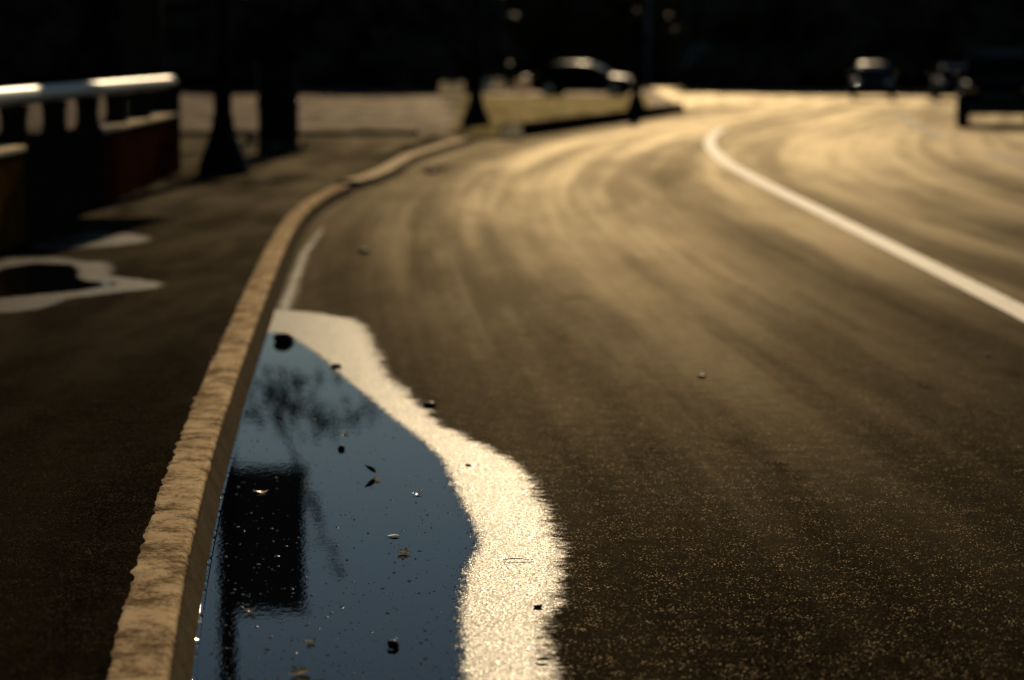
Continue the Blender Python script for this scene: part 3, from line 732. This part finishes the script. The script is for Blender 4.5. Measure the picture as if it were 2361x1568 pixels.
# ---------------------------------------------------------------- vehicles
def loft(bm, rings, close_ends=True):
    R_ = [[bm.verts.new(p) for p in ring] for ring in rings]
    n = len(R_[0])
    for a, b in zip(R_, R_[1:]):
        for i in range(n): bm.faces.new((a[i], a[(i + 1) % n], b[(i + 1) % n], b[i]))
    if close_ends: bm.faces.new(R_[0][::-1]); bm.faces.new(R_[-1])
def car(name, loc, rz, label, L=4.5, W=1.76, roof=1.45, belt=.93, hood=.86, trunk=.98, cab=(-1.85, -1.15, .35, 1.15), paint=None, clear=.2, wr=.32, cat='car', amber=False, roofmat=None, tw=.11):
    e = empty(name, loc, rz); meta(e, label, cat); hw = W / 2; hl = L / 2
    top = [(-hl, trunk * .80), (-hl + .08, trunk * .95), (-hl + .35, trunk), (cab[0], trunk + .01), (cab[1], belt), (0, belt), (cab[2], belt), (cab[3], hood + .06), (hl - .55, hood), (hl - .15, hood * .90), (hl, hood * .68)]
    rings = []
    for i, (x, zt) in enumerate(top):
        t = abs(x) / hl; w = hw * (1 - .10 * t ** 3); zb = clear + (.08 if t > .93 else 0)
        r = [(w * .86, zb), (w * .98, zb + .14), (w, (zb + zt) * .52), (w * .975, zt - .12), (w * .90, zt - .02), (w * .45, zt + .02)]
        ring = [(x, yy, zz) for yy, zz in r] + [(x, -yy, zz) for yy, zz in r[::-1]]
        rings.append(ring)
    bm = bmesh.new(); loft(bm, rings); body = bm_obj('body', bm, paint, e, smooth=True)
    # roof and pillars
    x0, x1, x2, x3 = cab; wb = hw * .88; wt = hw * .70
    bm = bmesh.new()
    loft(bm, [[(x, y, z) for y, z in ((w, zr - .05), (w * .93, zr), (w * .5, zr + .03), (-w * .5, zr + .03), (-w * .93, zr), (-w, zr - .05))] for x, w, zr in ((x1 - .08, wt * .96, roof - .06), (x1 + .25, wt, roof - .02), ((x1 + x2) / 2, wt * 1.02, roof), (x2 - .1, wt, roof - .03), (x2 + .04, wt * .97, roof - .07))])
    bm_obj('roof', bm, roofmat or paint, e, smooth=True)
    for sg in (1, -1):
        for (xa, xb) in ((x0, x1), ((x1 + x2) / 2 - .05, (x1 + x2) / 2 - .05), (x3, x2)):
            bm = bmesh.new(); tube(bm, [(xa, sg * wb, belt - .03), (xb, sg * wt * .985, roof - .06)], .045, 6)
            bm_obj('pillar', bm, paint, e)
        bm = bmesh.new(); q = [(x0 + .06, sg * wb, belt - .02), (x3 - .06, sg * wb, belt - .02), (x2 - .02, sg * wt, roof - .08), (x1 + .02, sg * wt, roof - .08)]
        bm.faces.new([bm.verts.new(p) for p in q]); ex = bmesh.ops.extrude_face_region(bm, geom=list(bm.faces))
        for v in [v for v in ex['geom'] if isinstance(v, bmesh.types.BMVert)]: v.co.y -= sg * .02
        bm_obj('side_window', bm, M_GLASS, e)
    def pane(nm, xa, xb):
        n = 8; vs = []; fs = []
        for i in range(n + 1):
            t = -1 + 2 * i / n; bow = (1 - t * t) * .09 * (1 if xa > xb else -1)
            vs += [(xa + bow, t * wb * .97, belt - .02), ((xa + xb) / 2 + bow, t * (wb + wt) / 2 * .97, (belt + roof) / 2), (xb + bow * .6, t * wt * .97, roof - .05)]
        for i in range(n):
            for j in range(2): a = i * 3 + j; fs.append((a, a + 1, a + 4, a + 3))
        o = mesh_obj(nm, vs, fs, M_GLASS, e); s = o.modifiers.new('thickness', 'SOLIDIFY'); s.thickness = .012
    pane('windshield', x3, x2); pane('rear_window', x0, x1)
    for xw in (hl - .85, -hl + .82):
        for sg in (1, -1):
            b1 = lathe([(wr * .62, -tw + .01), (wr * .93, -tw), (wr, -tw + .04), (wr, tw - .04), (wr * .93, tw), (wr * .62, tw - .01)], 24)
            bmesh.ops.rotate(b1, verts=b1.verts, matrix=Matrix.Rotation(R(90), 3, 'X')); bmesh.ops.translate(b1, verts=b1.verts, vec=(xw, sg * (hw - .10), wr))
            ty_ = bm_obj('wheel', b1, M_TYRE, e, smooth=False)
            b2 = lathe([(.05, -tw - .008), (wr * .3, -tw - .002), (wr * .6, -tw + .005), (wr * .6, tw - .005), (wr * .3, tw + .002), (.05, tw + .008)], 16)
            bmesh.ops.rotate(b2, verts=b2.verts, matrix=Matrix.Rotation(R(90), 3, 'X')); bmesh.ops.translate(b2, verts=b2.verts, vec=(xw, sg * (hw - .10), wr))
            bm_obj('rim', b2, M_RIM, ty_)
    for sg in (1, -1):
        bm = bmesh.new(); res = bmesh.ops.create_uvsphere(bm, u_segments=12, v_segments=8, radius=1)
        for v in bm.verts: v.co = Vector((hl - .14 + v.co.x * .13, sg * (hw * .70 + v.co.y * .20), hood * .80 + v.co.z * .075))
        bm_obj('headlight', bm, M_AMBER if amber else M_LAMPG, e, smooth=True)
        bm = bmesh.new(); box(bm, -hl - .01, -hl + .10, sg * hw * .72 - .17, sg * hw * .72 + .13, trunk * .70, trunk * .86, .02); bm_obj('tail_light', bm, M_TAIL, e)
        bm = bmesh.new(); res = bmesh.ops.create_uvsphere(bm, u_segments=10, v_segments=8, radius=1)
        for v in bm.verts: v.co = Vector((x3 - .22 + v.co.x * .07, sg * (hw + .08 + v.co.y * .11), belt + .07 + v.co.z * .075))
        bm_obj('mirror', bm, paint, e, smooth=True)
    bm = bmesh.new(); box(bm, hl - .05, hl + .06, -hw * .84, hw * .84, clear + .08, clear + .26, .04); bm_obj('front_bumper', bm, M_TRIM, e)
    bm = bmesh.new(); box(bm, -hl - .06, -hl + .05, -hw * .84, hw * .84, clear + .10, clear + .30, .04); bm_obj('rear_bumper', bm, M_TRIM, e)
    bm = bmesh.new(); box(bm, hl - .02, hl + .03, -hw * .45, hw * .45, hood * .60, hood * .76, .01); bm_obj('grille', bm, M_TRIM, e)
    return e
cx_, cy_ = P(1352, 223); car('parked_car', (cx_, cy_, -.012), R(-16), 'dark hatchback parked side on behind the verge, before the olive trees', L=4.5, paint=M_PAINTK, cab=(-2.0, -1.35, .30, 1.15))
cx_, cy_ = P(2028, 231); car('parked_car', (cx_, cy_ + 2.2, -.012), R(-97), 'dark car facing the camera across the road, clear of the other vehicles', paint=M_PAINTB)
cx_, cy_ = P(2222, 233); car('parked_car', (cx_, cy_ + 2.2, -.012), R(-96), 'dark car half hidden behind the tall black vehicle', paint=M_PAINTK, roofmat=M_MATT)
vx0, vy0 = P(2252, 293)
car('sport_utility_vehicle', (vx0 + .80, vy0 + 1.6, 0), R(-99), 'tall black vehicle cut off by the frame edge, facing the camera', L=4.7, W=1.95, roof=1.95, belt=1.18, hood=1.10, trunk=1.2, cab=(-2.25, -2.05, .55, 1.25), paint=M_PAINTK, clear=.30, wr=.40, tw=.16, amber=True, cat='vehicle', roofmat=M_MATT)

# ---------------------------------------------------------------- stones, leaves and specks
def stone(name, px, py, z, size, mat, label, cat, seed, flat=.6, group=None):
    x, y = P(px, py, z); bm = bmesh.new(); bmesh.ops.create_icosphere(bm, subdivisions=3, radius=1)
    for v in bm.verts:
        d = 1 + .42 * noise.noise(v.co * 1.3 + Vector((seed * 3.1, 0, 0))) + .16 * noise.noise(v.co * 3.7 + Vector((0, seed * 1.7, 0)))
        v.co = Vector((v.co.x * d * size, v.co.y * d * size * .9, v.co.z * d * size * flat))
    mz = min(v.co.z for v in bm.verts)
    for v in bm.verts: v.co.z -= mz * .55
    return meta(bm_obj(name, bm, mat, None, smooth=True, loc=(x, y, z)), label, cat, group)
def leaf(px, py, z, size, mat, label, seed, curl=.4, stand=.0, group=None, name='leaf'):
    x, y = P(px, py, z); r = random.Random(seed); bm = bmesh.new(); n = 10; rows = []
    lobes = r.choice((0, 3))
    for i in range(n + 1):
        t = i / n; w = math.sin(math.pi * t ** .8) * .34 * (1 + (.35 * math.sin(t * 15) if lobes else 0)); row_ = []
        for j in range(-2, 3):
            k = j / 2; row_.append(bm.verts.new(((t - .5) * size, k * w * size, (curl * (k * k) * w + curl * .5 * (t - .5) ** 2 + stand * t) * size + .001)))
        rows.append(row_)
    for a, b in zip(rows, rows[1:]):
        for j in range(4):
            try: bm.faces.new((a[j], a[j + 1], b[j + 1], b[j]))
            except ValueError: pass
    bmesh.ops.solidify(bm, geom=list(bm.faces), thickness=.0012)
    o = bm_obj(name, bm, mat, None, smooth=True, loc=(x, y, z)); o.rotation_euler = (0, 0, r.uniform(0, 6.28))
    return meta(o, label, 'leaf', group)
WZ0 = .0045
stone('stone', 655, 790, 0, .058, M_STONE, 'black lump of stone at the narrow far tip of the puddle against the kerb', 'stone', 4, .62)
stone('stone', 787, 1036, WZ0, .014, M_STONE, 'small dark round stone breaking the water below the branch reflection', 'stone', 5, .8)
stone('stone', 905, 1492, WZ0, .016, M_STONE, 'dark wet stone poking from the near end of the puddle', 'stone', 8, .8)
leaf(853, 1096, WZ0, .055, M_DEADLEAF, 'upright curled dark leaf standing star shaped in the puddle', 3, .9, .7)
leaf(962, 1141, WZ0, .045, M_DEADLEAF, 'small flat dark leaf floating toward the bright wet rim', 5, .35)
leaf(908, 1237, WZ0, .045, M_DEADLEAF, 'dark oval leaf floating in mid puddle beside a pale glint', 6, .3)
leaf(932, 1277, WZ0, .050, M_PALEBIT, 'pale curled leaf scrap floating just below the dark oval leaf', 7, .8)
leaf(717, 1482, WZ0, .035, M_PALEBIT, 'pale leaf scrap floating under the banner reflection', 8, 1.0)
leaf(690, 1556, WZ0, .070, M_PALEBIT, 'larger pale leaf scrap at the near end of the puddle', 9, .7)
leaf(575, 1412, WZ0, .055, M_PALEBIT, 'pale twig like scrap floating at the foot of the banner reflection', 12, .8)
leaf(604, 1136, WZ0, .060, M_PALEBIT, 'pale thin scrap floating over the dark top of the banner reflection', 13, .3)
leaf(796, 1000, WZ0, .035, M_PALEBIT, 'bright tiny scrap floating next to the small round stone', 14, .8)
leaf(870, 1108, WZ0, .03, M_PALEBIT, 'tiny pale scrap below the upright dark leaf', 15, .8)
for i, (a, b, s, lb) in enumerate(((990, 938, .030, 'dark pebble at the outer edge of the bright wet rim'), (775, 848, .03, 'dark pebble on the inner edge of the wet rim near the black stone'), (1240, 1402, .014, 'small dark pebble on the broad near part of the wet rim'),
                                   (1080, 1074, .012, 'tiny dark pebble on the wet rim midway along the puddle'), (840, 583, .05, 'flat dark lump lying on the open lane far past the puddle'), (993, 400, .09, 'dark lump lying on the lane near the kerb bend'),
                                   (1618, 871, .022, 'lone black pebble on the dry asphalt mid lane'), (2278, 822, .02, 'dark pebble on the asphalt beside the white line'))):
    stone('pebble', a, b, 0, s, M_STONE if i < 7 else M_PEBBLE, lb, 'pebble', 20 + i, .5)
stone('pebble', 1816, 851, 0, .010, M_PALEBIT, 'single pale chip of stone on the dry asphalt', 'pebble', 40, .5)
leaf(1250, 1524, .004, .045, M_DEADLEAF, 'dark leaf lying on the wet rim at its near end', 31, .5)
bm = bmesh.new(); x, y = P(1195, 1294)
tube(bm, [(-.045, .0, .006), (-.01, .006, .01), (.03, -.004, .008), (.05, .004, .006)], [.002, .0026, .0022, .0014], 6); tube(bm, [(0, .003, .009), (.02, .02, .012)], [.0016, .001], 5)
meta(bm_obj('twig', bm, M_DEADLEAF, None, loc=(x, y, 0)), 'thin forked dark twig lying across the bright wet rim', 'twig')
# tiny specks drifting on the water
r = np.random.default_rng(21); vs = []; fs = []
cnt = 0
while cnt < 850:
    px, py = r.uniform(470, 1110), 1568 - 800 * r.uniform() ** 1.5
    x, y = P(px, py, WZ0)
    if sdist(np.array([x]), np.array([y]), pin_poly)[0] < .01 or x < kn(y) + .02: continue
    s = r.choice([.0013, .0021, .0034], p=[.6, .28, .12]) * r.uniform(.7, 1.4); k = len(vs); a0 = r.uniform(0, 6.28); st_ = r.uniform(1, 2.6)
    for q in range(6): vs.append((x + math.cos(a0 + q * 1.047) * s * st_, y + math.sin(a0 + q * 1.047) * s, WZ0 - .0005))
    vs.append((x, y, WZ0 + s * r.uniform(.5, 1.3)))
    for q in range(6): fs.append((k + q, k + (q + 1) % 6, k + 6))
    cnt += 1
meta(mesh_obj('floating_specks', vs, fs, M_FOAM, smooth=False), 'tiny pale specks scattered over the puddle water', kind='stuff')

# ---------------------------------------------------------------- light, sky, camera
w = bpy.data.worlds.new('World'); scene.world = w; w.use_nodes = True
nt = w.node_tree; sky = nt.nodes.new('ShaderNodeTexSky'); sky.sky_type = 'NISHITA'; sky.sun_disc = False
sky.sun_elevation = R(SUN_EL); sky.sun_rotation = R(SUN_AZ); sky.air_density = 1.0; sky.dust_density = 0.0; sky.ozone_density = .45
bg = nt.nodes['Background']; nt.links.new(sky.outputs[0], bg.inputs[0]); bg.inputs[1].default_value = .05
L = bpy.data.lights.new('sun', 'SUN'); L.energy = 5.0; L.angle = R(.5); L.color = (1.0, .77, .47)
so = bpy.data.objects.new('sun', L); link(so)
d = Vector((math.sin(R(SUN_AZ)) * math.cos(R(SUN_EL)), math.cos(R(SUN_AZ)) * math.cos(R(SUN_EL)), math.sin(R(SUN_EL))))
so.rotation_euler = (-d).to_track_quat('-Z', 'Y').to_euler(); so.location = (0, 0, 30)
cam = bpy.data.cameras.new('camera'); co = bpy.data.objects.new('camera', cam); link(co)
cam.sensor_width = 36; cam.lens = FP / 2361 * 36; cam.clip_end = 2000; cam.clip_start = .1
co.location = (0, 0, H); co.rotation_euler = (R(90) - PITCH, 0, 0)
cam.dof.use_dof = True; cam.dof.focus_distance = 9.7; cam.dof.aperture_fstop = 2.0; cam.dof.aperture_blades = 9
scene.camera = co
vs_ = scene.view_settings; vs_.view_transform = 'Standard'; vs_.look = 'None'; vs_.exposure = -0.8; vs_.gamma = 1.0
scene.render.engine = 'CYCLES'
scene.cycles.sample_clamp_indirect = 4.0; scene.cycles.sample_clamp_direct = 0.0
scene.cycles.max_bounces = 5; scene.cycles.transparent_max_bounces = 8
scene.cycles.use_denoising = True; scene.cycles.denoising_input_passes = 'RGB_ALBEDO_NORMAL'; scene.cycles.denoising_prefilter = 'ACCURATE'
scene.cycles.caustics_reflective = False; scene.cycles.caustics_refractive = False
